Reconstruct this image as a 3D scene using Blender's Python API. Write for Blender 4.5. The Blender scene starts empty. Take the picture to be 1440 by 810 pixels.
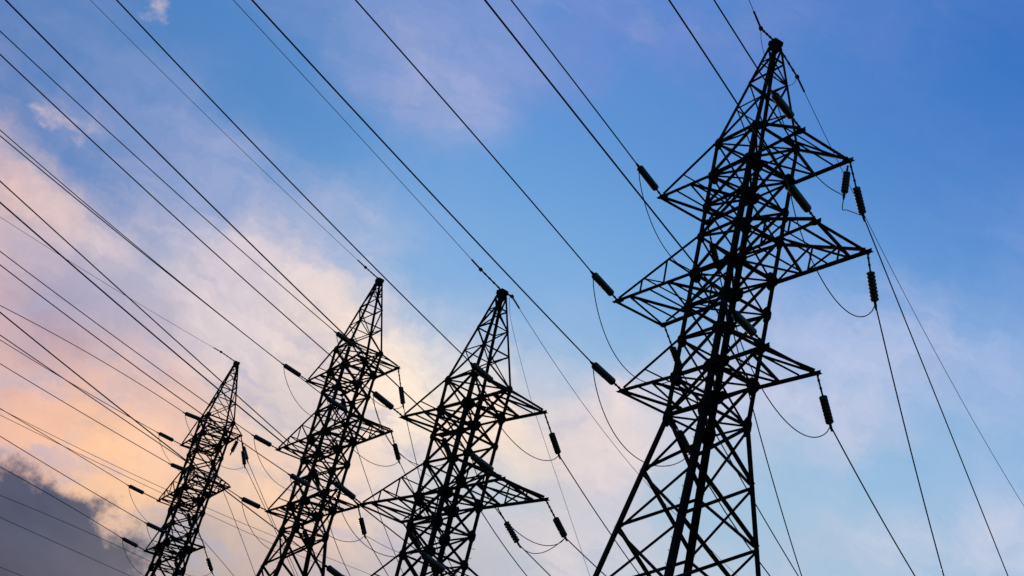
import bpy, bmesh, math, random
from mathutils import Vector, Matrix

# ------------------------------------------------------------------ data
TOWERS = [[-18.0271, 98.7371, 21.8888, -1.1907], [-7.5874, 76.4975, 21.2463, -1.128], [-0.3734, 59.1789, 14.5611, -1.0056], [7.3701, 44.3386, 20.6017, -1.0901]]            # x, y, height of lowest crossarm, heading
DIM = {'f': 2014.9973, 'pitch': 0.4325, 'roll': 0.2496, 'zu': 8.0464, 'za': 14.1737, 'du': 1.3922, 'dm': 1.4981, 'dl': 1.4129, 'au': 3.755, 'am': 5.2391, 'al': 3.7273, 'tu': 1.1191, 'tm': 1.1209, 'tl': 1.0989, 'wx_l': 1.0475, 'wx_u': 1.0862, 'r': 0.9503, 'zk': -1.4626, 'zB': -3.5159, 'zC': -5.4925, 'wB': 1.3863, 'wC': 1.6964}
CAM_R, CAM_U, CAM_F = [[0.969017, -0.103532, 0.224248], [-0.246994, -0.406182, 0.879779], [0.0, 0.907908, 0.419169]]
ROWS = [
    ['near', 3, 'u', 'N', 218.0, [8.114, 40.492, 28.648], [6.644, 38.61, 28.47], 0.0305, 0.00075, 4.72],
    ['near', 3, 'm', 'N', 218.0, [8.799, 39.175, 24.602], [7.428, 37.42, 24.525], 0.0713, -0.00217, 8.61],
    ['near', 3, 'u', 'L', 218.0, [4.641, 47.151, 28.648], [3.408, 45.572, 28.733], 0.0588, -0.00069, 9.3],
    ['near', 3, 'l', 'N', 218.0, [8.119, 40.526, 20.602], [6.63, 38.62, 20.494], 0.0409, 0.00024, 14.4],
    ['near', 3, 'm', 'L', 218.0, [3.954, 48.466, 24.602], [2.736, 46.907, 24.663], 0.0753, -0.00094, 15.02],
    ['near', 3, 'l', 'L', 218.0, [4.672, 47.135, 20.602], [3.342, 45.433, 20.595], 0.0523, 0.00067, 18.73],
    ['near', 2, 'u', 'L', 218.0, [-3.33, 61.751, 22.607], [-4.788, 59.884, 22.713], 0.0694, 0.00114, 22.37],
    ['near', 2, 'u', 'N', 218.0, [0.693, 55.409, 22.607], [-0.793, 53.507, 22.667], 0.0758, 0.00112, 20.98],
    ['near', 2, 'm', 'N', 218.0, [1.486, 54.154, 18.561], [0.076, 52.35, 18.598], 0.0954, 0.00083, 24.51],
    ['near', 2, 'm', 'L', 218.0, [-4.126, 63.003, 18.561], [-5.416, 61.351, 18.738], 0.1366, 0.00028, 20.45],
    ['near', 2, 'l', 'N', 218.0, [0.695, 55.443, 14.561], [-0.791, 53.541, 14.706], 0.0851, 0.00112, 21.83],
    ['near', 2, 'l', 'L', 218.0, [-3.298, 61.738, 14.561], [-4.621, 60.044, 14.801], 0.0956, 0.00121, 18.83],
    ['near', 1, 'u', 'N', 218.0, [-6.989, 72.625, 29.293], [-8.424, 70.789, 29.272], 0.0547, 0.00104, 23.99],
    ['near', 1, 'u', 'L', 218.0, [-10.208, 79.411, 29.293], [-11.582, 77.651, 29.249], 0.0476, 0.00129, 21.86],
    ['near', 1, 'm', 'N', 218.0, [-6.355, 71.283, 25.246], [-7.738, 69.513, 25.19], 0.0411, 0.00093, 22.26],
    ['near', 1, 'm', 'L', 218.0, [-10.845, 80.751, 25.246], [-12.169, 79.057, 25.156], 0.0418, 0.00101, 19.3],
    ['near', 1, 'l', 'N', 218.0, [-6.983, 72.659, 21.246], [-8.524, 70.687, 21.158], 0.0369, 0.00144, 19.59],
    ['near', 1, 'l', 'L', 218.0, [-10.178, 79.394, 21.246], [-11.524, 77.671, 21.136], 0.0555, 0.00043, 17.73],
    ['near', 0, 'u', 'N', 218.0, [-17.673, 94.835, 29.935], [-19.18, 92.906, 29.62], 0.0404, -0.00334, 15.93],
    ['near', 0, 'u', 'L', 218.0, [-20.459, 101.809, 29.935], [-21.94, 99.914, 29.822], -0.0186, 0.00166, 14.7],
    ['near', 0, 'm', 'N', 218.0, [-17.124, 93.456, 25.889], [-18.663, 91.487, 25.623], 0.0057, 0.00086, 14.46],
    ['near', 0, 'm', 'L', 218.0, [-21.012, 103.187, 25.889], [-22.883, 100.792, 25.821], 0.0521, -0.00064, 12.05],
    ['near', 0, 'l', 'N', 218.0, [-17.665, 94.868, 21.889], [-19.18, 92.929, 21.836], 0.0396, 0.00105, 12.58],
    ['near', 0, 'l', 'L', 218.0, [-20.43, 101.791, 21.889], [-21.873, 99.944, 21.946], 0.0863, -0.00244, 11.26],
    ['near', 3, 'ap', '', 218.0, [7.37, 44.339, 34.725], [6.554, 43.294, 34.397], 0.279, 0.004, 1.26],
    ['near', 2, 'ap', '', 218.0, [-0.373, 59.179, 28.685], [-1.552, 57.671, 28.775], 0.0919, -0.00036, 17.53],
    ['near', 1, 'ap', '', 218.0, [-7.587, 76.497, 35.37], [-8.474, 75.363, 35.416], 0.0558, 0.001, 22.71],
    ['near', 0, 'ap', '', 218.0, [-18.027, 98.737, 36.013], [-19.089, 97.378, 36.029], -0.0593, 0.00124, 20.2],
    ['far', 3, 'u', 'R', 40.0, [10.099, 41.527, 28.648], [11.184, 42.82, 27.389], -0.3619, -0.00014, 18.26],
    ['far', 3, 'm', 'R', 40.0, [10.787, 40.212, 24.602], [11.524, 41.09, 23.254], -0.8051, 0.00827, 8.43],
    ['far', 3, 'l', 'R', 40.0, [10.068, 41.542, 20.602], [11.062, 42.726, 19.421], -0.2841, 0.00396, 8.42],
    ['far', 3, 'u', 'F', 40.0, [6.626, 48.186, 28.648], [7.575, 49.317, 27.329], -0.8941, 0.01068, 10.95],
    ['far', 3, 'm', 'F', 40.0, [5.941, 49.502, 24.602], [7.135, 50.925, 23.508], -0.3462, 0.00271, 12.49],
    ['far', 3, 'l', 'F', 40.0, [6.621, 48.152, 20.602], [7.827, 49.59, 19.852], -0.3364, 0.00966, 7.71],
    ['far', 2, 'u', 'R', 38.0, [2.583, 56.607, 22.607], [3.691, 58.025, 21.395], -0.3148, 0.00472, 8.62],
    ['far', 2, 'm', 'R', 38.0, [3.379, 55.355, 18.561], [4.62, 56.943, 17.671], -0.1144, 0.004, 2.55],
    ['far', 2, 'u', 'F', 38.0, [-1.439, 62.949, 22.607], [-0.793, 63.777, 21.885], -0.461, 0.01373, 8.18],
    ['far', 1, 'u', 'R', 27.0, [-4.967, 73.584, 29.293], [-4.219, 75.052, 27.755], -0.692, 0.004, 3.22],
    ['far', 1, 'm', 'R', 27.0, [-4.33, 72.244, 25.246], [-3.567, 73.742, 24.22], -0.3411, 0.004, 2.37],
    ['far', 1, 'l', 'R', 27.0, [-4.997, 73.601, 21.246], [-4.312, 74.945, 20.16], -0.3017, 0.004, 3.51],
    ['far', 1, 'u', 'F', 27.0, [-8.185, 80.37, 29.293], [-7.681, 81.36, 28.509], -0.5796, 0.00701, 11.98],
    ['far', 0, 'u', 'R', 27.0, [-15.595, 95.665, 29.935], [-14.904, 97.022, 28.264], -0.4097, -0.004, 5.84],
    ['far', 0, 'l', 'R', 27.0, [-15.624, 95.684, 21.889], [-14.83, 97.242, 20.712], -0.455, 0.004, 0.25],
    ['far', 3, 'ap', '', 40.0, [7.37, 44.339, 34.725], [8.677, 45.896, 34.569], -0.2554, 0.00244, 31.18],
    ['far', 2, 'ap', '', 38.0, [-0.373, 59.179, 28.685], [0.097, 59.78, 28.832], -0.3013, 0.00624, 13.74],
    ['far', 2, 'm', 'F', 38.0, [-2.233, 64.204, 18.561], [-1.171, 65.562, 17.895], -0.3847, 0.004, 1.8],
    ['far', 1, 'm', 'F', 27.0, [-8.82, 81.712, 25.246], [-8.212, 82.904, 24.371], -0.7385, 0.03, 6.37],
    ['far', 1, 'l', 'F', 27.0, [-8.192, 80.336, 21.246], [-7.613, 81.473, 20.374], -0.4143, 0.004, 2.38],
    ['far', 0, 'u', 'F', 27.0, [-18.381, 102.639, 29.935], [-17.835, 103.712, 29.088], -0.5171, -0.004, 7.79],
    ['far', 0, 'm', 'F', 27.0, [-18.93, 104.018, 25.889], [-18.497, 104.868, 24.974], -0.1697, -0.004, 6.88],
    ['far', 0, 'l', 'F', 27.0, [-18.389, 102.606, 21.889], [-17.966, 103.437, 21.259], -0.531, 0.004, 0.56]]
BGW = [
    [[-53.545, 161.347, 45.307], [0.00068, -0.016466, -0.044901], -55.4, 0.0],
    [[-53.292, 161.431, 44.602], [0.000341, -0.024294, -0.001118], -54.0, 0.0],
    [[-50.163, 162.43, 35.903], [-0.001289, -0.057222, -0.0], -24.1, 0.0],
    [[-49.32, 162.688, 33.565], [0.0, -0.009708, 0.0], -20.3, 0.0],
    [[-47.44, 163.247, 28.361], [0.0, -0.027056, -0.0], -2.9, 0.0]]
EX = {'sup3': [[10.739, 44.263, 30.128], [10.762, 44.257, 28.918]], 'sup0': [[-16.245, 99.046, 30.612], [-16.404, 99.02, 29.469]], 'dbl0': [[-16.232, 100.061, 31.012], [-15.309, 100.207, 29.543], [-12.485, 102.613, 26.257], [-9.849, 104.908, 23.363]], 'ext2': [[1.757, 60.154, 19.087], [2.997, 60.606, 17.914], [4.714, 62.001, 17.277], [6.211, 63.376, 16.796]], 'tail2': [[-0.022, 60.18, 29.092], [0.358, 60.779, 28.018], [1.999, 61.348, 24.958], [2.794, 61.917, 23.815], [6.45, 62.247, 17.779], [7.596, 62.722, 15.883]], 'drop1': [[-7.498, 79.52, 30.32], [-6.404, 79.616, 29.323], [-5.352, 79.693, 27.822], [-4.568, 79.742, 26.975], [-3.939, 79.776, 26.532], [-2.774, 79.825, 25.974], [-1.186, 79.864, 25.397]], 'drop1b': [[-4.531, 78.743, 21.098], [-4.185, 78.762, 21.027], [-3.569, 78.792, 20.863], [-2.752, 78.825, 20.71], [-1.449, 78.86, 20.56]]}
SKY_CLEAR = [
    ((-0.2635, 0.8128, 0.5196), (60, 123, 190)),
    ((-0.353, 0.8355, 0.4211), (72, 124, 186)),
    ((-0.1819, 0.8326, 0.5231), (64, 129, 196)),
    ((-0.3663, 0.7987, 0.4773), (80, 122, 185)),
    ((-0.1851, 0.8674, 0.462), (95, 150, 208)),
    ((-0.0273, 0.8774, 0.479), (92, 153, 216)),
    ((-0.0167, 0.8481, 0.5296), (84, 142, 210)),
    ((0.0484, 0.8245, 0.5637), (78, 134, 205)),
    ((0.1142, 0.8516, 0.5116), (78, 139, 208)),
    ((0.1862, 0.7909, 0.583), (66, 125, 200)),
    ((0.2785, 0.7466, 0.6041), (52, 110, 190)),
    ((0.3033, 0.7904, 0.5323), (55, 115, 195)),
    ((0.2554, 0.8225, 0.5083), (76, 136, 207)),
    ((0.3238, 0.8247, 0.4637), (85, 145, 215)),
    ((0.0856, 0.8941, 0.4396), (125, 175, 225)),
    ((0.0186, 0.9047, 0.4257), (140, 185, 228)),
    ((0.204, 0.8692, 0.4503), (118, 170, 225)),
    ((0.2855, 0.8715, 0.3987), (135, 180, 225)),
    ((0.3361, 0.8682, 0.3651), (140, 185, 222)),
    ((0.2787, 0.9002, 0.3345), (155, 194, 224)),
    ((0.1198, 0.943, 0.3105), (165, 198, 222)),
    ((0.0784, 0.9574, 0.2778), (172, 198, 216)),
    ((0.2181, 0.9283, 0.3012), (160, 195, 220)),
    ((-0.0582, 0.9114, 0.4073), (140, 182, 226)),
    ((0.0191, 0.9616, 0.2738), (178, 196, 212)),
    ((-0.262, 0.8678, 0.4223), (110, 150, 205)),
    ((-0.3174, 0.8308, 0.4572), (80, 128, 190))]
SKY_CLOUD = [
    ((-0.041, 0.9375, 0.3455), 0.045, 1.0, (255, 236, 215)),
    ((-0.1097, 0.9216, 0.3723), 0.04, 0.95, (250, 226, 211)),
    ((-0.0722, 0.9315, 0.3565), 0.035, 0.97, (253, 231, 213)),
    ((-0.1397, 0.9182, 0.3708), 0.035, 0.92, (236, 216, 212)),
    ((-0.1756, 0.9107, 0.3739), 0.045, 0.88, (224, 209, 214)),
    ((0.0094, 0.9442, 0.3291), 0.04, 0.95, (253, 228, 207)),
    ((0.087, 0.9358, 0.3417), 0.035, 0.9, (240, 219, 214)),
    ((0.119, 0.9207, 0.3718), 0.03, 0.5, (228, 217, 222)),
    ((0.1563, 0.9197, 0.3601), 0.04, 0.6, (222, 215, 225)),
    ((-0.1389, 0.8959, 0.4221), 0.035, 0.42, (210, 203, 216)),
    ((-0.0976, 0.9022, 0.42), 0.035, 0.2, (214, 208, 218)),
    ((-0.063, 0.9117, 0.406), 0.035, 0.06, (200, 205, 220)),
    ((-0.0299, 0.9209, 0.3886), 0.03, 0.1, (205, 208, 222)),
    ((-0.0172, 0.9287, 0.3704), 0.025, 0.5, (230, 222, 222)),
    ((-0.2112, 0.8772, 0.4311), 0.04, 0.4, (190, 188, 216)),
    ((-0.2681, 0.8445, 0.4637), 0.045, 0.3, (168, 172, 210)),
    ((-0.3188, 0.8164, 0.4816), 0.045, 0.25, (140, 156, 205)),
    ((-0.2616, 0.8181, 0.5122), 0.035, 0, 0),
    ((-0.1868, 0.8428, 0.5047), 0.05, 0, 0),
    ((-0.2142, 0.8515, 0.4785), 0.025, 0.02, (150, 160, 200)),
    ((-0.1528, 0.8683, 0.472), 0.045, 0.03, (170, 180, 215)),
    ((-0.0644, 0.8828, 0.4654), 0.05, 0.03, (170, 180, 215)),
    ((-0.0868, 0.8464, 0.5254), 0.045, 0.85, (165, 172, 213)),
    ((-0.1369, 0.8298, 0.541), 0.045, 0.6, (138, 157, 208)),
    ((-0.0559, 0.8278, 0.5583), 0.045, 0.6, (142, 157, 210)),
    ((-0.0572, 0.8574, 0.5114), 0.03, 0.65, (172, 177, 214)),
    ((0.0138, 0.8046, 0.5936), 0.05, 0.6, (125, 142, 208)),
    ((0.1075, 0.7874, 0.607), 0.05, 0.5, (122, 140, 206)),
    ((0.1988, 0.7663, 0.611), 0.05, 0.4, (112, 136, 206)),
    ((0.273, 0.7635, 0.5853), 0.05, 0, 0),
    ((-0.3233, 0.869, 0.3745), 0.022, 1, (252, 218, 203)),
    ((-0.2973, 0.8797, 0.3711), 0.022, 1, (243, 214, 205)),
    ((-0.2702, 0.8908, 0.3653), 0.022, 0.95, (228, 208, 207)),
    ((-0.3398, 0.8612, 0.378), 0.02, 0.95, (238, 198, 186)),
    ((-0.3176, 0.8657, 0.387), 0.016, 0.85, (240, 208, 200)),
    ((-0.3075, 0.8631, 0.4007), 0.02, 0.15, (150, 150, 190)),
    ((-0.2715, 0.881, 0.3875), 0.02, 0.3, (175, 172, 203)),
    ((-0.2377, 0.8914, 0.3859), 0.022, 0.6, (190, 186, 208)),
    ((-0.3191, 0.8837, 0.3424), 0.022, 0.9, (165, 165, 195)),
    ((-0.2808, 0.899, 0.3362), 0.035, 0.9, (172, 170, 197)),
    ((-0.3419, 0.8528, 0.3947), 0.018, 0.6, (165, 165, 195)),
    ((-0.3008, 0.8611, 0.4099), 0.025, 0.2, (150, 160, 200)),
    ((-0.2791, 0.8738, 0.3982), 0.02, 0.35, (190, 185, 205)),
    ((-0.3479, 0.83, 0.436), 0.03, 0.05, (150, 160, 200)),
    ((-0.325, 0.8495, 0.4156), 0.025, 0.1, (150, 160, 200)),
    ((-0.2419, 0.8986, 0.3661), 0.035, 0.85, (208, 198, 209)),
    ((-0.2411, 0.9129, 0.3293), 0.035, 0.9, (190, 180, 198)),
    ((-0.1968, 0.9182, 0.3438), 0.035, 0.95, (230, 213, 212)),
    ((-0.2975, 0.9016, 0.314), 0.035, 0.97, (162, 157, 185)),
    ((-0.2997, 0.9089, 0.2901), 0.028, 1, (190, 162, 173)),
    ((-0.2711, 0.919, 0.2863), 0.035, 1, (216, 180, 176)),
    ((-0.2269, 0.9277, 0.2965), 0.035, 1, (226, 192, 184)),
    ((-0.2863, 0.9222, 0.26), 0.026, 1, (250, 194, 160)),
    ((-0.2538, 0.9318, 0.2593), 0.028, 1, (254, 200, 160)),
    ((-0.2048, 0.9407, 0.2704), 0.03, 1, (244, 200, 180)),
    ((-0.2134, 0.9484, 0.2346), 0.03, 1, (255, 206, 165)),
    ((-0.2359, 0.94, 0.2464), 0.02, 1, (252, 200, 160)),
    ((-0.1536, 0.9528, 0.262), 0.035, 1, (246, 210, 184)),
    ((-0.1748, 0.9426, 0.2844), 0.025, 1, (226, 200, 190)),
    ((-0.1282, 0.9413, 0.3124), 0.035, 1, (222, 208, 206)),
    ((-0.1354, 0.9628, 0.2338), 0.035, 1, (254, 212, 174)),
    ((-0.0937, 0.9733, 0.2094), 0.035, 1, (222, 194, 184)),
    ((-0.0728, 0.9677, 0.2412), 0.035, 1, (254, 219, 186)),
    ((-0.077, 0.9587, 0.2737), 0.035, 1, (243, 219, 204)),
    ((-0.0402, 0.9623, 0.2689), 0.028, 1, (216, 212, 216)),
    ((-0.025, 0.9724, 0.2318), 0.035, 1, (194, 195, 206)),
    ((-0.056, 0.9746, 0.2168), 0.03, 1, (190, 182, 190)),
    ((-0.1676, 0.9632, 0.2103), 0.03, 1, (172, 168, 171)),
    ((-0.1778, 0.9659, 0.1884), 0.025, 1, (172, 166, 168)),
    ((-0.137, 0.9707, 0.1976), 0.03, 1, (184, 170, 170)),
    ((-0.1607, 0.9584, 0.2361), 0.025, 1, (226, 198, 182)),
    ((-0.0011, 0.9618, 0.2738), 0.03, 0.85, (207, 209, 215)),
    ((0.2693, 0.8628, 0.4278), 0.045, 0.55, (200, 203, 229)),
    ((0.2111, 0.8805, 0.4244), 0.04, 0.5, (196, 200, 229)),
    ((0.3254, 0.852, 0.4101), 0.045, 0.48, (182, 194, 229)),
    ((0.2374, 0.8957, 0.3761), 0.035, 0.62, (210, 207, 227)),
    ((0.1886, 0.9037, 0.3844), 0.035, 0.55, (206, 206, 226)),
    ((0.345, 0.8809, 0.3241), 0.035, 0.6, (214, 210, 227)),
    ((0.3032, 0.9038, 0.302), 0.035, 0.5, (205, 207, 225)),
    ((0.2724, 0.8991, 0.3427), 0.03, 0, 0),
    ((0.2119, 0.9206, 0.328), 0.03, 0.05, (200, 205, 225)),
    ((0.3451, 0.866, 0.3618), 0.03, 0.05, (200, 205, 225)),
    ((0.0788, 0.9634, 0.2564), 0.035, 0.75, (229, 214, 212)),
    ((0.1158, 0.9568, 0.2668), 0.03, 0.6, (217, 209, 215)),
    ((0.2816, 0.7966, 0.535), 0.04, 0.2, (115, 143, 212)),
    ((0.2242, 0.9152, 0.3348), 0.035, 0.2, (188, 206, 226)),
    ((0.0917, 0.9039, 0.4178), 0.045, 0, 0),
    ((0.1685, 0.9355, 0.3107), 0.045, 0.05, (200, 205, 220)),
    ((0.3094, 0.8831, 0.3526), 0.035, 0, 0),
    ((0.3145, 0.8264, 0.4671), 0.045, 0.05, (150, 175, 225)),
    ((0.0123, 0.8753, 0.4835), 0.06, 0, 0),
    ((0.0733, 0.8728, 0.4825), 0.06, 0, 0),
    ((0.259, 0.8288, 0.496), 0.06, 0.03, (120, 150, 215)),
    ((0.2151, 0.8611, 0.4607), 0.04, 0.1, (170, 190, 228)),
    ((0.0524, 0.9169, 0.3958), 0.035, 0.15, (205, 208, 222)),
    ((0.009, 0.9058, 0.4236), 0.04, 0.03, (200, 205, 222)),
    ((-0.0404, 0.8995, 0.435), 0.035, 0.05, (200, 205, 222)),
    ((0.0251, 0.9568, 0.2896), 0.03, 0.5, (207, 211, 218)),
    ((0.0333, 0.9273, 0.3727), 0.03, 0.35, (213, 212, 222)),
    ((0.0584, 0.8447, 0.532), 0.05, 0.05, (130, 150, 210)),
    ((0.1768, 0.8218, 0.5416), 0.06, 0.03, (110, 140, 208)),
    ((-0.3843, 0.8573, 0.3425), 0.09, 0.9, (235, 200, 192)),
    ((-0.3679, 0.8902, 0.2687), 0.08, 1, (205, 172, 175)),
    ((-0.3392, 0.9123, 0.2295), 0.05, 1, (248, 190, 155)),
    ((-0.4164, 0.814, 0.405), 0.1, 0.15, (150, 160, 195)),
    ((-0.455, 0.8495, 0.267), 0.14, 0.8, (225, 185, 178)),
    ((-0.3159, 0.776, 0.546), 0.09, 0.1, (150, 160, 200)),
    ((-0.1353, 0.7847, 0.6049), 0.1, 0.55, (135, 150, 205)),
    ((0.019, 0.7586, 0.6513), 0.12, 0.45, (120, 138, 205)),
    ((0.1973, 0.7145, 0.6712), 0.12, 0.25, (105, 130, 203)),
    ((0.3417, 0.7457, 0.5721), 0.1, 0.03, (110, 140, 208)),
    ((0.387, 0.8132, 0.4347), 0.1, 0.4, (175, 190, 229)),
    ((0.4186, 0.8472, 0.3272), 0.1, 0.45, (205, 207, 227)),
    ((0.3216, 0.9189, 0.2286), 0.1, 0.4, (205, 208, 225)),
    ((0.1927, 0.96, 0.2032), 0.1, 0.3, (208, 208, 220)),
    ((0.0623, 0.981, 0.1838), 0.09, 0.7, (205, 200, 206)),
    ((-0.0374, 0.9879, 0.1505), 0.09, 0.95, (190, 180, 185)),
    ((-0.1394, 0.9812, 0.1335), 0.08, 1, (195, 170, 165)),
    ((0.4606, 0.7934, 0.398), 0.16, 0.3, (180, 192, 226)),
    ((0.2141, 0.9722, 0.0952), 0.2, 0.5, (205, 200, 210)),
    ((-0.0519, 0.9981, 0.0335), 0.2, 0.8, (205, 170, 160))]
SKY_BANK = [
    ((-0.2878, 0.9337, 0.2129), 0.02, 1, (80, 88, 112)),
    ((-0.2564, 0.9442, 0.2069), 0.026, 1, (66, 82, 114)),
    ((-0.267, 0.9463, 0.1825), 0.03, 1, (64, 78, 108)),
    ((-0.2286, 0.9544, 0.1921), 0.028, 1, (76, 90, 116)),
    ((-0.2234, 0.9528, 0.2055), 0.016, 0.9, (96, 100, 118)),
    ((-0.267, 0.9512, 0.1547), 0.03, 1, (92, 88, 102)),
    ((-0.2255, 0.9598, 0.1674), 0.03, 0.85, (118, 110, 116)),
    ((-0.1962, 0.9642, 0.1784), 0.025, 0.6, (138, 130, 134)),
    ((-0.2155, 0.9536, 0.2103), 0.02, 0.55, (112, 112, 125)),
    ((-0.3376, 0.9257, 0.1706), 0.08, 1, (76, 84, 108)),
    ((-0.3194, 0.9419, 0.1043), 0.09, 1, (80, 80, 100)),
    ((-0.2348, 0.9656, 0.1116), 0.07, 1, (86, 84, 100)),
    ((-0.4063, 0.908, 0.1021), 0.1, 1, (78, 82, 104)),
    ((-0.3633, 0.9041, 0.2251), 0.05, 0, 0),
    ((-0.4367, 0.876, 0.2048), 0.1, 0, 0),
    ((-0.1482, 0.9802, 0.1311), 0.06, 0.25, (140, 125, 128)),
    ((-0.0466, 0.9879, 0.1482), 0.09, 0, 0),
    ((-0.2832, 0.9011, 0.3284), 0.07, 0, 0),
    ((-0.1923, 0.9186, 0.3453), 0.07, 0, 0),
    ((-0.3196, 0.8999, 0.2966), 0.06, 0, 0),
    ((-0.3229, 0.8623, 0.3902), 0.09, 0, 0),
    ((-0.4008, 0.8716, 0.2822), 0.09, 0, 0),
    ((-0.2518, 0.8438, 0.474), 0.12, 0, 0),
    ((-0.1594, 0.951, 0.2651), 0.06, 0, 0),
    ((-0.4582, 0.8166, 0.3511), 0.15, 0, 0),
    ((-0.2344, 0.9281, 0.2893), 0.05, 0, 0),
    ((-0.2971, 0.9272, 0.2283), 0.014, 0.8, (110, 100, 110)),
    ((-0.2765, 0.93, 0.2424), 0.024, 0, 0),
    ((-0.2461, 0.9407, 0.2336), 0.022, 0, 0),
    ((-0.2134, 0.9484, 0.2346), 0.025, 0, 0),
    ((-0.1849, 0.9579, 0.2195), 0.025, 0, 0),
    ((-0.1623, 0.9677, 0.1928), 0.03, 0, 0),
    ((-0.2828, 0.9223, 0.2635), 0.03, 0, 0),
    ((-0.3048, 0.92, 0.2465), 0.02, 0, 0)]
EYE = 1.65

scene = bpy.context.scene
col = scene.collection

# ------------------------------------------------------------------ camera
cd = bpy.data.cameras.new('camera')
cam = bpy.data.objects.new('camera', cd)
col.objects.link(cam)
m = Matrix.Identity(4)
for i in range(3):
    m[i][0] = CAM_R[i]; m[i][1] = CAM_U[i]; m[i][2] = -CAM_F[i]
m[2][3] = EYE
cam.matrix_world = m
cd.sensor_width = 36.0
cd.lens = 36.0 * DIM['f'] / 1440.0
cd.clip_start = 0.1
cd.clip_end = 20000
scene.camera = cam
scene.cycles.max_bounces = 4
scene.cycles.diffuse_bounces = 2

# ------------------------------------------------------------------ exposure
vs = scene.view_settings
vs.view_transform = 'Standard'
vs.look = 'None'
vs.exposure = 0.0
vs.gamma = 1.0
vs.use_curve_mapping = False

# ------------------------------------------------------------------ sun (low, behind the cloud bank, in front of the camera)
SUN_AZ, SUN_EL = math.radians(-17), math.radians(4)      # azimuth clockwise from +Y
sd = bpy.data.lights.new('sun', 'SUN')
sd.energy = 0.6
sd.angle = math.radians(2.0)
sd.color = (1.0, 0.72, 0.48)
sun = bpy.data.objects.new('sun', sd)
col.objects.link(sun)
sv = Vector((math.sin(SUN_AZ) * math.cos(SUN_EL), math.cos(SUN_AZ) * math.cos(SUN_EL), math.sin(SUN_EL)))
sun.rotation_euler = sv.to_track_quat('Z', 'Y').to_euler()
sun.location = sv * 100

# ------------------------------------------------------------------ dusk sky
def s2l(c):
    return tuple((x / 255 / 12.92) if x / 255 <= 0.04045 else ((x / 255 + 0.055) / 1.055) ** 2.4 for x in c)

world = bpy.data.worlds.new('World')
scene.world = world
world.use_nodes = True
try:
    world.cycles.sampling_method = 'MANUAL'
    world.cycles.sample_map_resolution = 256
except Exception:
    pass
nt = world.node_tree
nt.nodes.clear()
L = nt.links.new

def N(t, **kw):
    n = nt.nodes.new(t)
    for k, v in kw.items():
        setattr(n, k, v)
    return n

def put(sock, v):
    if hasattr(v, 'is_linked') or hasattr(v, 'links'):
        L(v, sock)
    else:
        sock.default_value = v

def M(op, a, b=0.0, c=0.0, clamp=False):
    n = N('ShaderNodeMath', operation=op, use_clamp=clamp)
    put(n.inputs[0], a); put(n.inputs[1], b); put(n.inputs[2], c)
    return n.outputs[0]

def V(op, a, b=None, c=None):
    n = N('ShaderNodeVectorMath', operation=op)
    put(n.inputs[0], a)
    if b is not None:
        put(n.inputs[1] if op != 'SCALE' else n.inputs[3], b)
    if c is not None:
        put(n.inputs[2], c)
    return n.outputs['Value'] if op in ('DOT_PRODUCT', 'LENGTH') else n.outputs[0]

def NOISE(vec, scale, detail=6, rough=0.55, dist=0.0):
    n = N('ShaderNodeTexNoise')
    n.inputs['Scale'].default_value = scale
    n.inputs['Detail'].default_value = detail
    n.inputs['Roughness'].default_value = rough
    n.inputs['Distortion'].default_value = dist
    L(vec, n.inputs['Vector'])
    return n.outputs

def STEP(x, a, b):
    n = N('ShaderNodeMapRange', interpolation_type='SMOOTHSTEP')
    put(n.inputs['Value'], x)
    n.inputs['From Min'].default_value = a
    n.inputs['From Max'].default_value = b
    return n.outputs['Result']

def MIX(f, a, b):
    n = N('ShaderNodeMix', data_type='RGBA')
    put(n.inputs[0], f); put(n.inputs[6], a); put(n.inputs[7], b)
    return n.outputs[2]

tc = N('ShaderNodeTexCoord')
D0 = V('NORMALIZE', tc.outputs['Generated'])
# wind-drawn frame: streaks run along the drift of the high cloud
drift = Vector((0.86, 0.28, -0.43)).normalized()
up = Vector((0.0, -0.42, 0.91)); side = drift.cross(up).normalized(); up = side.cross(drift)
def frame(vec, sx, sy, sz):
    n = N('ShaderNodeCombineXYZ')
    L(M('MULTIPLY', V('DOT_PRODUCT', vec, tuple(drift)), sx), n.inputs[0])
    L(M('MULTIPLY', V('DOT_PRODUCT', vec, tuple(up)), sy), n.inputs[1])
    L(M('MULTIPLY', V('DOT_PRODUCT', vec, tuple(side)), sz), n.inputs[2])
    return n.outputs[0]
streak = frame(D0, 3.2, 9.0, 6.0)
w1 = NOISE(streak, 1.1, 3, 0.6)['Color']
w2 = NOISE(D0, 38.0, 5, 0.68)['Color']
warp = V('MULTIPLY_ADD', V('SUBTRACT', w1, (0.5, 0.5, 0.5)), (0.06,) * 3, D0)
warp = V('MULTIPLY_ADD', V('SUBTRACT', w2, (0.5, 0.5, 0.5)), (0.03,) * 3, warp)
DW = V('NORMALIZE', warp)

def lobe(vec, d, sig):
    return M('POWER', M('MAXIMUM', V('DOT_PRODUCT', vec, tuple(d)), 0.0), 1.0 / sig ** 2)

# Nishita dusk sky everywhere the cloud deck leaves open or the view never reaches
nish = N('ShaderNodeTexSky', sky_type='NISHITA')
nish.sun_disc = False
nish.sun_elevation = SUN_EL
nish.sun_rotation = SUN_AZ
nish.altitude = 100
nish.air_density = 1.0
nish.dust_density = 1.5
nish.ozone_density = 3.0
nishc = V('SCALE', nish.outputs[0], 0.10)

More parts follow.
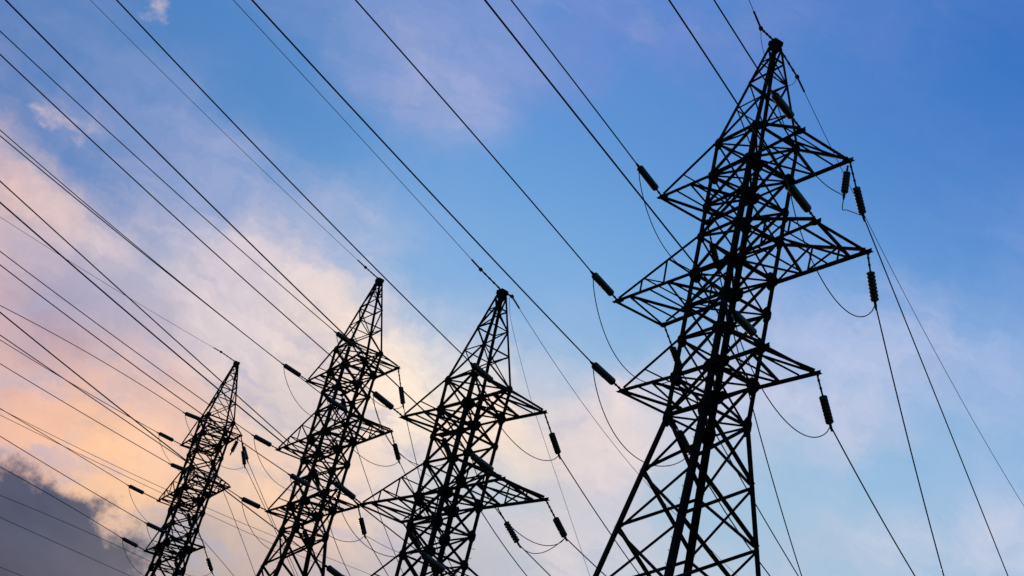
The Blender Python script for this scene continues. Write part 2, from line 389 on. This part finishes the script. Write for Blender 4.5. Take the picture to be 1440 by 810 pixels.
wsum = 0.004
vec = D0
acc = V('SCALE', nishc, 0.004)
for d, c in SKY_CLEAR:
    w = lobe(vec, d, 0.065)
    acc = V('MULTIPLY_ADD', w, s2l(c), acc)
    wsum = M('ADD', w, wsum)
    vec = V('MULTIPLY_ADD', wsum, (1e-9,) * 3, vec)      # keeps the lobes evaluated one after another
clear = V('SCALE', acc, M('DIVIDE', 1.0, wsum))

CS = 0.56
ws, wd, ca = 0.004, 0.0001, V('SCALE', nishc, 0.0001)
vec = DW
for d, sig, dens, c in SKY_CLOUD:
    w = lobe(vec, d, sig * CS)
    ws = M('ADD', w, ws)
    if dens > 0:
        wdi = M('MULTIPLY', w, dens)
        wd = M('ADD', wdi, wd)
        ca = V('MULTIPLY_ADD', wdi, s2l(c), ca)
    vec = V('MULTIPLY_ADD', ws, (1e-9,) * 3, vec)
dens = M('DIVIDE', wd, ws)
ccol = V('SCALE', ca, M('DIVIDE', 1.0, wd))

drift = Vector((0.99, 0.06, -0.12)).normalized()
up = Vector((0.0, -0.42, 0.91)); side = drift.cross(up).normalized(); up = side.cross(drift)
fib = NOISE(frame(DW, 3.4, 10.0, 7.0), 3.6, 5, 0.68, 0.4)['Fac']
puff = NOISE(DW, 30.0, 4, 0.64)['Fac']
tex = M('MULTIPLY_ADD', fib, 0.6, M('MULTIPLY', puff, 0.4))
amp = M('MULTIPLY', M('MULTIPLY', dens, M('SUBTRACT', 1.08, dens)), 5.0)
dd = M('MULTIPLY_ADD', M('SUBTRACT', tex, 0.5), amp, dens, clamp=True)
# billows inside thick cloud: thickness, hence brightness, varies
bil = M('MULTIPLY_ADD', M('SUBTRACT', tex, 0.5), M('MULTIPLY', dens, 0.55), 1.01)
mot = NOISE(frame(DW, 7.0, 17.0, 12.0), 2.3, 4, 0.64, 0.4)['Fac']
hole = M('MULTIPLY', STEP(mot, 0.50, 0.70), 0.52)
cbody = MIX(M('MULTIPLY', hole, dens), V('SCALE', ccol, bil), s2l((178, 178, 202)) + (1,))
skyc = MIX(dd, clear, cbody)

# scattered small cumulus tufts, lit pink
tv = frame(D0, 34.0, 52.0, 30.0)
tn = NOISE(tv, 1.0, 4, 0.6)['Fac']
tm = None
for d, sig in [((-0.3142, 0.8427, 0.4372), 0.01), ((-0.3048, 0.8486, 0.4324), 0.01), ((-0.2973, 0.8533, 0.4284), 0.008), ((-0.3208, 0.8398, 0.438), 0.008), ((-0.3257, 0.8407, 0.4326), 0.007), ((-0.2748, 0.8102, 0.5178), 0.008)]:
    w = lobe(DW, d, sig)
    tm = w if tm is None else M('MAXIMUM', tm, w)
tuft = M('MULTIPLY', STEP(M('MULTIPLY_ADD', tm, 0.20, tn), 0.52, 0.88), 0.62)
tuft = M('MULTIPLY', tuft, STEP(tm, 0.1, 0.5))
skyc = MIX(tuft, skyc, s2l((228, 202, 205)) + (1,))

# low slate-grey bank near the horizon, torn upper edge against the glow
bs, bd, bc = 0.02, 0.0, V('SCALE', nishc, 0.0)
for d, sig, on, c in SKY_BANK:
    w = lobe(vec, d, sig)
    bs = M('ADD', w, bs)
    if on > 0:
        w = M('MULTIPLY', w, on)
        bd = M('ADD', w, bd)
        bc = V('MULTIPLY_ADD', w, s2l(c), bc)
    vec = V('MULTIPLY_ADD', bs, (1e-9,) * 3, vec)
bank = M('DIVIDE', bd, bs)
bcol = V('SCALE', bc, M('DIVIDE', 1.0, M('MAXIMUM', bd, 0.00001)))
bn = NOISE(D0, 30.0, 5, 0.6)['Fac']
bf = NOISE(streak, 4.0, 4, 0.55)['Fac']
bm_ = STEP(M('MULTIPLY_ADD', M('SUBTRACT', bn, 0.5), 0.80, bank), 0.38, 0.58)
bcol = V('SCALE', bcol, M('MULTIPLY_ADD', M('SUBTRACT', bf, 0.5), 0.7, 1.0))
skyc = MIX(M('MULTIPLY', bm_, 0.97), skyc, bcol)

bg = N('ShaderNodeBackground')
bg.inputs['Strength'].default_value = 1.0
L(skyc, bg.inputs['Color'])
wo = N('ShaderNodeOutputWorld')
L(bg.outputs[0], wo.inputs['Surface'])

# ------------------------------------------------------------------ materials
def mat(name, build):
    mt = bpy.data.materials.new(name)
    mt.use_nodes = True
    t = mt.node_tree
    build(t, t.nodes['Principled BSDF'])
    return mt

def noisy(t, b, c1, c2, scale, rough, metal=0.0, spec=0.3, bump=0.0):
    co = t.nodes.new('ShaderNodeTexCoord')
    n = t.nodes.new('ShaderNodeTexNoise'); n.inputs['Scale'].default_value = scale; n.inputs['Detail'].default_value = 5
    t.links.new(co.outputs['Object'], n.inputs['Vector'])
    r = t.nodes.new('ShaderNodeValToRGB')
    r.color_ramp.elements[0].position = 0.35; r.color_ramp.elements[0].color = c1 + (1,)
    r.color_ramp.elements[1].position = 0.68; r.color_ramp.elements[1].color = c2 + (1,)
    t.links.new(n.outputs['Fac'], r.inputs['Fac'])
    t.links.new(r.outputs['Color'], b.inputs['Base Color'])
    b.inputs['Roughness'].default_value = rough
    b.inputs['Metallic'].default_value = metal
    b.inputs['Specular IOR Level'].default_value = spec
    if bump:
        bp = t.nodes.new('ShaderNodeBump'); bp.inputs['Strength'].default_value = bump
        t.links.new(n.outputs['Fac'], bp.inputs['Height'])
        t.links.new(bp.outputs['Normal'], b.inputs['Normal'])

STEEL = mat('weathered_steel', lambda t, b: noisy(t, b, (0.009, 0.009, 0.011), (0.020, 0.019, 0.018), 3.0, 0.75, 0.0, 0.15))
FITTING = mat('dark_fitting', lambda t, b: noisy(t, b, (0.018, 0.018, 0.018), (0.035, 0.033, 0.03), 9.0, 0.6, 0.0, 0.25))
CABLE = mat('dull_aluminium', lambda t, b: noisy(t, b, (0.020, 0.021, 0.023), (0.034, 0.034, 0.036), 2.0, 0.65, 0.0, 0.2))
CONCRETE = mat('concrete', lambda t, b: noisy(t, b, (0.22, 0.21, 0.20), (0.34, 0.33, 0.31), 4.0, 0.9, 0.0, 0.2, 0.2))
GROUND = mat('grass_ground', lambda t, b: noisy(t, b, (0.030, 0.045, 0.016), (0.075, 0.080, 0.032), 0.35, 0.95, 0.0, 0.1, 0.4))
def glassb(t, b):
    noisy(t, b, (0.04, 0.055, 0.053), (0.075, 0.09, 0.088), 6.0, 0.28, 0.0, 0.5)
    b.inputs['Transmission Weight'].default_value = 0.05
GLASS = mat('toughened_glass', glassb)

# ------------------------------------------------------------------ mesh helpers
def mk(name, bm, material, parent=None, loc=None):
    me = bpy.data.meshes.new(name)
    bm.normal_update()
    bm.to_mesh(me); bm.free()
    me.materials.append(material)
    o = bpy.data.objects.new(name, me)
    col.objects.link(o)
    if parent is not None:
        o.parent = parent
    if loc is not None:
        o.location = loc
    return o

def tag(o, label=None, cat=None, group=None, kind=None):
    if label: o['label'] = label
    if cat: o['category'] = cat
    if group: o['group'] = group
    if kind: o['kind'] = kind
    return o

def loft(bm, rings, caps=True):
    prev = None; first = None
    for r in rings:
        vs_ = [bm.verts.new(p) for p in r]
        if prev:
            n = len(vs_)
            for i in range(n):
                bm.faces.new((prev[i], prev[(i + 1) % n], vs_[(i + 1) % n], vs_[i]))
        else:
            first = vs_
        prev = vs_
    if caps:
        bm.faces.new(first[::-1]); bm.faces.new(prev)

def lprof(a, t):
    return [(0, 0), (a, 0), (a, t), (t, t), (t, a), (0, a)]

def angle_bar(bm, p, q, a, nrm, t=None, flip=1):
    """rolled steel angle from p to q, one flange lying across nrm, the other along it"""
    p, q = Vector(p), Vector(q)
    d = (q - p).normalized()
    n = Vector(nrm); n = (n - d * n.dot(d))
    if n.length < 1e-4:
        n = d.orthogonal()
    n.normalize()
    s = d.cross(n) * flip
    t = t or max(0.012, a * 0.13)
    pr = lprof(a, t)
    ring = lambda o: [o + s * (x - a / 2) + n * (y - t / 2) for x, y in pr]
    loft(bm, [ring(p), ring(q)])

def plate(bm, c, ux, uy, w, h, t):
    c, ux, uy = Vector(c), Vector(ux).normalized(), Vector(uy).normalized()
    n = ux.cross(uy)
    pts = [(-w, -h * .45), (-w * .45, -h), (w * .45, -h), (w, -h * .45), (w, h * .45), (w * .45, h), (-w * .45, h), (-w, h * .45)]
    loft(bm, [[c + ux * x / 2 + uy * y / 2 + n * (k * t / 2) for x, y in pts] for k in (-1, 1)])

def tube(bm, pts, r, seg=8):
    pts = [Vector(p) for p in pts]
    rings = []
    n = None
    for i, p in enumerate(pts):
        d = (pts[min(i + 1, len(pts) - 1)] - pts[max(i - 1, 0)]).normalized()
        n = (d.orthogonal() if n is None else (n - d * n.dot(d))).normalized()
        b = d.cross(n)
        rr = r(i / (len(pts) - 1)) if callable(r) else r
        rings.append([p + (n * math.cos(2 * math.pi * k / seg) + b * math.sin(2 * math.pi * k / seg)) * rr for k in range(seg)])
    loft(bm, rings)

def lathe(bm, prof, seg=20):
    loft(bm, [[Vector((r * math.cos(2 * math.pi * k / seg), r * math.sin(2 * math.pi * k / seg), z)) for k in range(seg)] for r, z in prof])

# ------------------------------------------------------------------ ground
bm = bmesh.new()
R = 4000
rings = [0.0, 60, 200, 700, 2000, R]
vr = []
for r in rings[1:]:
    vr.append([bm.verts.new((r * math.cos(a * math.pi / 24), r * math.sin(a * math.pi / 24), 0)) for a in range(48)])
c0 = bm.verts.new((0, 0, 0))
for i in range(48):
    bm.faces.new((c0, vr[0][i], vr[0][(i + 1) % 48]))
    for k in range(len(vr) - 1):
        bm.faces.new((vr[k][i], vr[k + 1][i], vr[k + 1][(i + 1) % 48], vr[k][(i + 1) % 48]))
tag(mk('ground', bm, GROUND), kind='structure')

# ------------------------------------------------------------------ pylons
CORN = {'L': (-1, -1), 'N': (1, -1), 'R': (1, 1), 'F': (-1, 1)}
RING = ['L', 'N', 'R', 'F']
ZU, ZA = DIM['zu'], DIM['za']
ARMS = {'u': (ZU, DIM['au'], DIM['tu'], DIM['du']), 'm': (4.0, DIM['am'], DIM['tm'], DIM['dm']), 'l': (0.0, DIM['al'], DIM['tl'], DIM['dl'])}
ZTOP = ZU + DIM['du']

def hw(z):
    if z >= ZTOP:
        f = (z - ZTOP) / (ZA - ZTOP)
        w0 = hw(ZTOP - 1e-6)
        return w0 + (0.13 - w0) * f
    if z >= DIM['zk']:
        return DIM['wx_l'] + (DIM['wx_u'] - DIM['wx_l']) * z / ZU
    wk = hw(DIM['zk'])
    return wk + (DIM['zk'] - z) * (DIM['wC'] - wk) / (DIM['zk'] - DIM['zC'])

def corner(c, z, inset=0.0):
    sx, sy = CORN[c]
    w = hw(z)
    return Vector((sx * (w - inset), sy * (w * DIM['r'] - inset), z))

def face_normal(a, b):
    ca, cb = CORN[a], CORN[b]
    return Vector((ca[0] + cb[0], ca[1] + cb[1], 0)).normalized()

def pylon(name, label, x, y, zl, yaw):
    root = bpy.data.objects.new(name, None)
    col.objects.link(root)
    root.location = (x, y, 0); root.rotation_euler = (0, 0, yaw)
    tag(root, label, 'pylon', 'lattice pylons in a row')
    up_ = Vector((0, 0, zl))
    zb = -zl + 0.35

    def bar(nm, p, q, a, n, par, flip=1):
        b_ = bmesh.new()
        angle_bar(b_, Vector(p) + up_, Vector(q) + up_, a, n, None, flip)
        return mk(nm, b_, STEEL, par)

    # legs: one bent angle each, from footing to cap
    levels = [DIM['zk']]
    h = 2.03
    while levels[-1] - h > zb + 1.6:
        levels.append(levels[-1] - h); h *= 1.12 if len(levels) > 2 else 1.0
    levels.append(zb)
    legs = {}
    for c in RING:
        sx, sy = CORN[c]
        b_ = bmesh.new()
        rg = []
        for z, a in ((zb, .21), (DIM['zk'], .20), (DIM['zk'] + .01, .18), (ZU, .165), (ZTOP, .15), (ZTOP + .01, .115), (ZA - .05, .10)):
            p = corner(c, z) + up_
            t = a * .12
            pr = lprof(a, t)
            pts = [p + Vector((-sx * u_, -sy * v_, 0)) for u_, v_ in pr]
            rg.append(pts if sx * sy > 0 else pts[::-1])
        loft(b_, rg)
        legs[c] = mk('leg', b_, STEEL, root)
        f_ = bmesh.new()
        pc = corner(c, -zl)
        loft(f_, [[Vector((pc.x + i * s, pc.y + j * s, zz)) for i, j in ((-1, -1), (1, -1), (1, 1), (-1, 1))] for s, zz in ((.55, -.3), (.5, .25), (.3, .36))])
        mk('footing', f_, CONCRETE, root)
    # step bolts up the two silhouette legs
    for c in (('N', 'R') if zl < 16 else ('N',)):
        sx, sy = CORN[c]
        z = max(zb + 3.0, -9.5)
        k = 0
        while z < 2.5:
            b_ = bmesh.new()
            p = corner(c, z) + up_
            dv = Vector((sx, 0, 0)) if k % 2 else Vector((0, sy, 0))
            if c == 'N': dv = Vector((-.25, -1, 0)).normalized()
            tube(b_, [p - dv * .02, p + dv * .15, p + dv * .165 + Vector((0, 0, .035))], .011, 6)
            mk('step_bolt', b_, STEEL, legs[c])
            z += .45; k += 1
    # X bracing below the waist
    for z1, z2 in zip(levels[:-1], levels[1:]):
        for i in range(4):
            a, b = RING[i], RING[(i + 1) % 4]
            n = face_normal(a, b)
            bar('brace', corner(a, z1 - .05, .05) + n * .015, corner(b, z2 + .05, .05) + n * .015, .105, n, root)
            bar('brace', corner(b, z1 - .05, .05) - n * .11, corner(a, z2 + .05, .05) - n * .11, .105, -n, root)
    # body panels
    body = [DIM['zk'], 0.0, DIM['dl'], 2.68, 4.0, 4.0 + DIM['dm'], 6.75, ZU, ZTOP]
    for z1, z2 in zip(body[:-1], body[1:]):
        for i in range(4):
            a, b = RING[i], RING[(i + 1) % 4]
            n = face_normal(a, b)
            bar('body_brace', corner(a, z1, .05) + n * .012, corner(b, z2, .05) + n * .012, .085, n, root)
            bar('body_brace', corner(b, z1, .05) - n * .09, corner(a, z2, .05) - n * .09, .085, -n, root)
    for z in body:
        for i in range(4):
            a, b = RING[i], RING[(i + 1) % 4]
            bar('strut', corner(a, z, .04), corner(b, z, .04), .11 if z in (0.0, 4.0, ZU) else .085, face_normal(a, b), root)
    for z in (0.0, 4.0, ZU, DIM['zk'], 2.68, ZTOP):
        bar('plan_brace', corner('L', z, .1), corner('R', z, .1), .075, (0, 0, 1), root)
        bar('plan_brace', corner('N', z, .1) - Vector((0, 0, .09)), corner('F', z, .1) - Vector((0, 0, .09)), .075, (0, 0, -1), root)
    # peak
    pk = [ZTOP, ZTOP + 1.55, ZTOP + 2.75, ZTOP + 3.7, ZA - .35]
    for k, (z1, z2) in enumerate(zip(pk[:-1], pk[1:])):
        for i in range(4):
            a, b = RING[i], RING[(i + 1) % 4]
            if (k + i) % 2: a, b = b, a
            n = face_normal(a, b)
            bar('peak_brace', corner(a, z1, .03), corner(b, z2, .03), .062, n, root)
            if k == 0 and i % 2:
                bar('peak_brace', corner(b, z1 + .02, .03) - n * .065, corner(a, z2, .03) - n * .065, .05, -n, root)
            if k:
                bar('peak_strut', corner(a, z1, .03), corner(b, z1, .03), .058, n, root)
    b_ = bmesh.new()
    q = .2
    loft(b_, [[Vector((i * s, j * s, zl + zz)) for i, j in ((-1, -1), (1, -1), (1, 1), (-1, 1))] for s, zz in ((.125, ZA - .42), (.15, ZA - .22), (.2, ZA - .2), (.2, ZA - .02), (.15, ZA + .02))])
    mk('cap', b_, STEEL, root)
    # gusset plates
    for z, w_, h_ in ((DIM['zk'], .36, .62), (0, .52, .5), (DIM['dl'], .4, .42), (2.68, .38, .5), (4.0, .52, .5), (4 + DIM['dm'], .34, .34), (6.75, .3, .34), (ZU, .48, .46), (ZTOP, .32, .36)):
        for c in RING:
            sx, sy = CORN[c]
            p = corner(c, z) + up_
            for ux, off in (((-sx, 0, 0), Vector((-sx * w_ * .36, sy * .014, 0))), ((0, -sy, 0), Vector((sx * .014, -sy * w_ * .36, 0)))):
                b_ = bmesh.new()
                plate(b_, p + off, ux, (0, 0, 1), w_, h_, .016)
                mk('gusset_plate', b_, STEEL, root)
    # crossarms
    for key, (z, a, t, d) in ARMS.items():
        wy = hw(z) * DIM['r']
        for sx in (-1, 1):
            w0 = hw(z)
            def chord(f, s):
                return Vector((sx * (w0 + (a - w0) * f), s * (wy + (t - wy) * f), z))
            wt = hw(z + d); wyt = wt * DIM['r']
            def top(f, s):
                return Vector((sx * (wt + (a - .1 - wt) * f), s * (wyt + (t - wyt) * f), z + d + (.1 - d) * f))
            b_ = bmesh.new()
            for s in (-1, 1):
                angle_bar(b_, chord(0, s) + up_, chord(1.0 + .24 / a, s) + up_, .135 if s < 0 else .105, (0, s, 0), None, sx * s)
            angle_bar(b_, Vector((sx * a, -t - .12, z - .06)) + up_, Vector((sx * a, t + .12, z - .06)) + up_, .072, (sx, 0, 0))
            arm = mk('crossarm', b_, STEEL, root)
            for s in (-1, 1):
                bar('top_chord', top(0, s), top(1, s), .095, (0, s, 0), arm)
                b_ = bmesh.new()
                plate(b_, chord(1 - .12 / a, s) + up_ + Vector((0, 0, -.02)), (1, 0, 0), (0, 1, 0), .46, .26, .018)
                mk('tip_plate', b_, STEEL, arm)
            fi = 1 - .75 / (a - w0)
            bar('arm_brace', chord(fi, -1) + Vector((0, 0, .03)), chord(fi, 1) + Vector((0, 0, .03)), .06, (0, 0, 1), arm)
            fr = [0, .38, .72, 1] if key != 'm' else [0, .3, .58, .82, 1]
            for k, (f1, f2) in enumerate(zip(fr[:-1], fr[1:])):
                s = 1 if k % 2 == (sx > 0) else -1
                bar('arm_brace', chord(f1, s) - Vector((0, 0, .05)), chord(f2, -s) - Vector((0, 0, .05)), .085, (0, 0, 1), arm)
                if k:
                    bar('arm_brace', chord(f1, -1) + Vector((0, 0, .03)), chord(f1, 1) + Vector((0, 0, .03)), .07, (0, 0, 1), arm)
            if key == 'm':
                for s in (-1, 1):
                    for f in (.36, .68):
                        bar('arm_post', chord(f, s), top(f + .02, s), .05, (0, s, 0), arm)
                    bar('arm_post', chord(.02, s) + Vector((0, 0, .04)), top(.36, s), .055, (0, s, 0), arm)
                    bar('arm_post', chord(.36, s) + Vector((0, 0, .04)), top(.68, s), .05, (0, s, 0), arm)
                for f in (.36, .68):
                    bar('arm_post', top(f, -1), top(f, 1), .055, (0, 0, 1), arm)
            else:
                bar('arm_post', top(.62, -1), top(.62, 1), .055, (0, 0, 1), arm)
    return root

WHO = ['the small leftmost pylon', 'the second pylon', 'the third pylon', 'the big rightmost pylon']
LAB = ['small distant lattice pylon, leftmost of the four, against the orange glow',
       'tall lattice pylon, second from left, before the brightest cloud',
       'broad lattice pylon, third from left, its lower arm below the frame',
       'biggest lattice pylon at the right, its legs spread wide below']
for i, tw in enumerate(TOWERS):
    pylon('lattice_pylon', LAB[i], *tw)

# ------------------------------------------------------------------ insulator strings
b_ = bmesh.new()
PITCH = .122
lathe(b_, [(.02, 0), (.098, .001), (.12, .010), (.136, .022), (.138, .088), (.128, .102), (.112, .108), (.1, .114), (.098, PITCH), (.02, PITCH + .001)], 20)
DISC = mk('glass_disc', b_, GLASS)
DISC_ME = DISC.data
bpy.data.objects.remove(DISC)
for f in DISC_ME.polygons:
    f.use_smooth = True

def string(p0, p1, label, group, n=8):
    p0, p1 = Vector(p0), Vector(p1)
    Ls = (p1 - p0).length
    root = bpy.data.objects.new('insulator_string', None)
    col.objects.link(root)
    root.matrix_world = Matrix.Translation(p0) @ (p1 - p0).to_track_quat('Z', 'Y').to_matrix().to_4x4()
    tag(root, label, 'insulator', group)
    while n > 4 and n * PITCH > Ls * .78: n -= 1
    z0 = Ls - .1 - n * PITCH
    b_ = bmesh.new()
    k = max(2, int(z0 / .22))
    for i in range(k):                                   # shackles and turnbuckle links
        za, zb_ = z0 * i / k, z0 * (i + 1) / k
        tube(b_, [(0, 0, za - .01), (0, 0, za + .05), (0, 0, (za + zb_) / 2), (0, 0, zb_ - .05), (0, 0, zb_ + .01)],
             lambda f: .05 if f < .2 or f > .8 else .032, 8)
    mk('link', b_, FITTING, root)
    for i in range(n):
        o = bpy.data.objects.new('glass_disc', DISC_ME)
        col.objects.link(o)
        o.parent = root
        o.location = (0, 0, z0 + i * PITCH)
    b_ = bmesh.new()
    tube(b_, [(0, 0, Ls - .11), (0, 0, Ls - .05), (0, 0, Ls + .06), (0, 0, Ls + .2)], lambda f: (.05 if f < .7 else .03), 8)
    mk('clamp', b_, FITTING, root)
    return root

ARMN = {'u': 'upper', 'm': 'middle', 'l': 'lower', 'ap': 'peak'}
def where(k, c):
    sidew = 'left' if c in 'LF' else 'right'
    return 'front of the %s %s arm' % (ARMN[k], sidew) if c in 'LN' else 'rear of the %s %s arm' % (ARMN[k], sidew)

def wire(name, pts, r, label, cat, group):
    bm_ = bmesh.new()
    c = Vector(pts[0])
    tube(bm_, [Vector(p) - c for p in pts], r, 8)
    o = mk(name, bm_, CABLE, None, c)
    for f in o.data.polygons: f.use_smooth = True
    return tag(o, label, cat, group)

RW, RG, RJ = .024, .013, .017
live = {}
for sidek, t, k, c, az, p0, p1, a, b, smax in ROWS:
    h = Vector((math.sin(math.radians(az)), math.cos(math.radians(az)), 0))
    P0, P1 = Vector(p0), Vector(p1)
    live[(t, k, c, sidek)] = P1
    near = sidek == 'near'
    ext = smax + (60 if near else 14)
    pts = []
    n = 48
    for i in range(n + 1):
        s = ext * (i / n) ** 1.2
        sl = min(s, smax * 1.15 + 3)
        z = a * sl + b * sl * sl + (a + 2 * b * sl) * (s - sl)
        q = P1 + h * s + Vector((0, 0, z))
        if q.z < 5: break
        pts.append(q)
    if k == 'ap':
        dirw = 'towards the upper left' if near else 'down to the right'
        bm_ = bmesh.new()
        rel = P1 - P0
        root = bpy.data.objects.new('ground_wire', None); col.objects.link(root); root.location = P0
        tag(root, 'thin ground wire from the peak of %s %s' % (WHO[t], dirw), 'wire', 'ground wires on the pylon peaks')
        tube(bm_, [rel * .98] + [q - P0 for q in pts], RG, 8)
        mk('strand', bm_, CABLE, root)
        bm_ = bmesh.new()
        n2 = 5
        for i in range(n2):
            tube(bm_, [rel * (i / n2), rel * ((i + .2) / n2), rel * ((i + .8) / n2), rel * ((i + 1.03) / n2)], lambda f: .055 if f < .3 or f > .7 else .036, 8)
        sl = pts[min(6, len(pts) - 1)] - P0
        d_ = (pts[3] - P0 - rel).normalized()
        tube(bm_, [rel - d_ * .09, rel - d_ * .05, rel + d_ * .05, rel + d_ * .09], lambda f: .03 if f in (0, 1) else .085, 10)
        tube(bm_, [rel, rel + d_ * .1, rel + d_ * .7, rel + d_ * .78], .04, 8)
        mk('clamp', bm_, FITTING, root)
        continue
    string(P0, P1, 'insulator string at the %s of %s' % (where(k, c), WHO[t]), 'glass insulator strings', 11 if near else 8)
    wire('conductor_wire', pts, RW if near or t > 1 else RW * .9,
         ('wire rising left from the %s of %s' if near else 'wire falling right from the %s of %s') % (where(k, c), WHO[t]),
         'wire', 'conductor wires')

def smooth(P, n=8):
    P = [Vector(p) for p in P]
    out = []
    for i in range(len(P) - 1):
        p0, p1, p2, p3 = P[max(i - 1, 0)], P[i], P[i + 1], P[min(i + 2, len(P) - 1)]
        for k in range(n):
            u = k / n
            out.append(.5 * ((2 * p1) + (p2 - p0) * u + (2 * p0 - 5 * p1 + 4 * p2 - p3) * u * u + (3 * p1 - p0 - 3 * p2 + p3) * u ** 3))
    return out + [P[-1]]

# ------------------------------------------------------------------ jumper loops joining front and rear strings
for t in range(4):
    for k in 'uml':
        for cn, cf, sw in (('L', 'F', 'left'), ('N', 'R', 'right')):
            A = live.get((t, k, cn, 'near')); B = live.get((t, k, cf, 'far'))
            if A is None or B is None: continue
            sag = {(3, 'm'): 1.8, (3, 'l'): 1.6}.get((t, k), 1.4)
            out = Vector((math.cos(TOWERS[t][3]), math.sin(TOWERS[t][3]), 0)) * (.25 if sw == 'right' else -.25)
            pts = []
            if (t, k, sw) == (3, 'u', 'right'):
                S = Vector(EX['sup3'][1]) - Vector((0, 0, .1))
                pts = smooth([A, A.lerp(S, .3) + Vector((0, 0, -.75)), A.lerp(S, .7) + Vector((0, 0, -.55)), S + Vector((0, 0, .06))], 8)
                pts += smooth([S + Vector((0, 0, -.02)), S + Vector((.02, 0, -.5)), S.lerp(B, .25) + Vector((0, 0, -.35)), B], 8)[1:]
                wire('jumper_wire', pts, RJ, 'jumper caught by the hanging string under the upper right arm of %s' % WHO[t], 'wire', 'slack jumper loops')
                continue
            for i in range(33):
                f = i / 32
                g = 4 * f * (1 - f)
                pts.append(A.lerp(B, f) + Vector((0, 0, -sag * g ** .75)) + out * g)
            wire('jumper_wire', pts, RJ, 'slack jumper loop under the %s %s arm of %s' % (ARMN[k], sw, WHO[t]), 'wire', 'slack jumper loops')

for t in (3,):
    A, B = live[(t, 'ap', '', 'near')], live[(t, 'ap', '', 'far')]
    wire('jumper_wire', [A.lerp(B, i / 24) + Vector((0, 0, -1.1 * (4 * i / 24 * (1 - i / 24)) ** .6)) for i in range(25)], .011,
         'thin jumper loop hanging under the peak cap of %s' % WHO[t], 'wire', 'slack jumper loops')

# ------------------------------------------------------------------ single fittings
string(EX['sup3'][0], EX['sup3'][1], 'short insulator string hanging straight down from right upper arm of the biggest pylon', 'glass insulator strings', 8)
string(EX['sup0'][0], EX['sup0'][1], 'insulator string leaning left under right upper arm of leftmost pylon', 'glass insulator strings', 8)
string(EX['dbl0'][0], EX['dbl0'][1], 'right string of the twin pair on upper right arm of the leftmost pylon', 'glass insulator strings', 8)
wire('conductor_wire', EX['dbl0'][1:], RW * .9, 'conductor falling from the right string of the twin pair, leftmost pylon', 'wire', 'conductor wires')
string(EX['ext2'][0], EX['ext2'][1], 'extra insulator string partway along the middle right arm of third pylon', 'glass insulator strings', 8)
wire('conductor_wire', EX['ext2'][1:], RW, 'conductor falling from the extra string partway along third pylon\'s middle arm', 'wire', 'conductor wires')
wire('tail_wire', smooth(EX['tail2']), .009, 'very thin slack wire hanging down right from peak of third pylon', 'wire', 'hanging tail wires')
wire('tail_wire', smooth(EX['drop1']), .014, 'slack wire curving from second pylon\'s upper arm towards third pylon', 'wire', 'hanging tail wires')
wire('tail_wire', smooth(EX['drop1b']), .014, 'slack wire curving from second pylon\'s lower right string towards third pylon', 'wire', 'hanging tail wires')
LJ = live[(2, 'm', 'R', 'far')]
e1 = Vector(EX['ext2'][1])
wire('jumper_wire', [LJ.lerp(e1, i / 16) + Vector((0, 0, -.55 * 4 * (i / 16) * (1 - i / 16))) for i in range(17)], RJ, 'short jumper joining the two right strings of third pylon\'s middle arm', 'wire', 'slack jumper loops')

# ------------------------------------------------------------------ conductors of another line far behind
names_ = ['upper of two faint far wires passing behind the leftmost pylon', 'lower of two faint far wires passing behind the leftmost pylon',
          'faint far wire crossing the slate cloud, highest of three', 'faint far wire crossing the slate cloud, middle of three', 'faint far wire in the lower left corner, lowest of three']
hb = Vector((math.sin(math.radians(218)), math.cos(math.radians(218)), 0))
for (q0, cf, s0, s1), lb in zip(BGW, names_):
    Q0 = Vector(q0)
    pts = []
    for i in range(61):
        s = s0 - 60 + (s1 - s0 + 120) * i / 60
        sc = min(max(s, s0), s1)
        z = cf[0] * sc * sc + cf[1] * sc + cf[2] + (2 * cf[0] * sc + cf[1]) * (s - sc)
        pts.append(Q0 + hb * s + Vector((0, 0, z)))
    wire('conductor_wire', pts, .03, lb, 'wire', 'faint far wires')
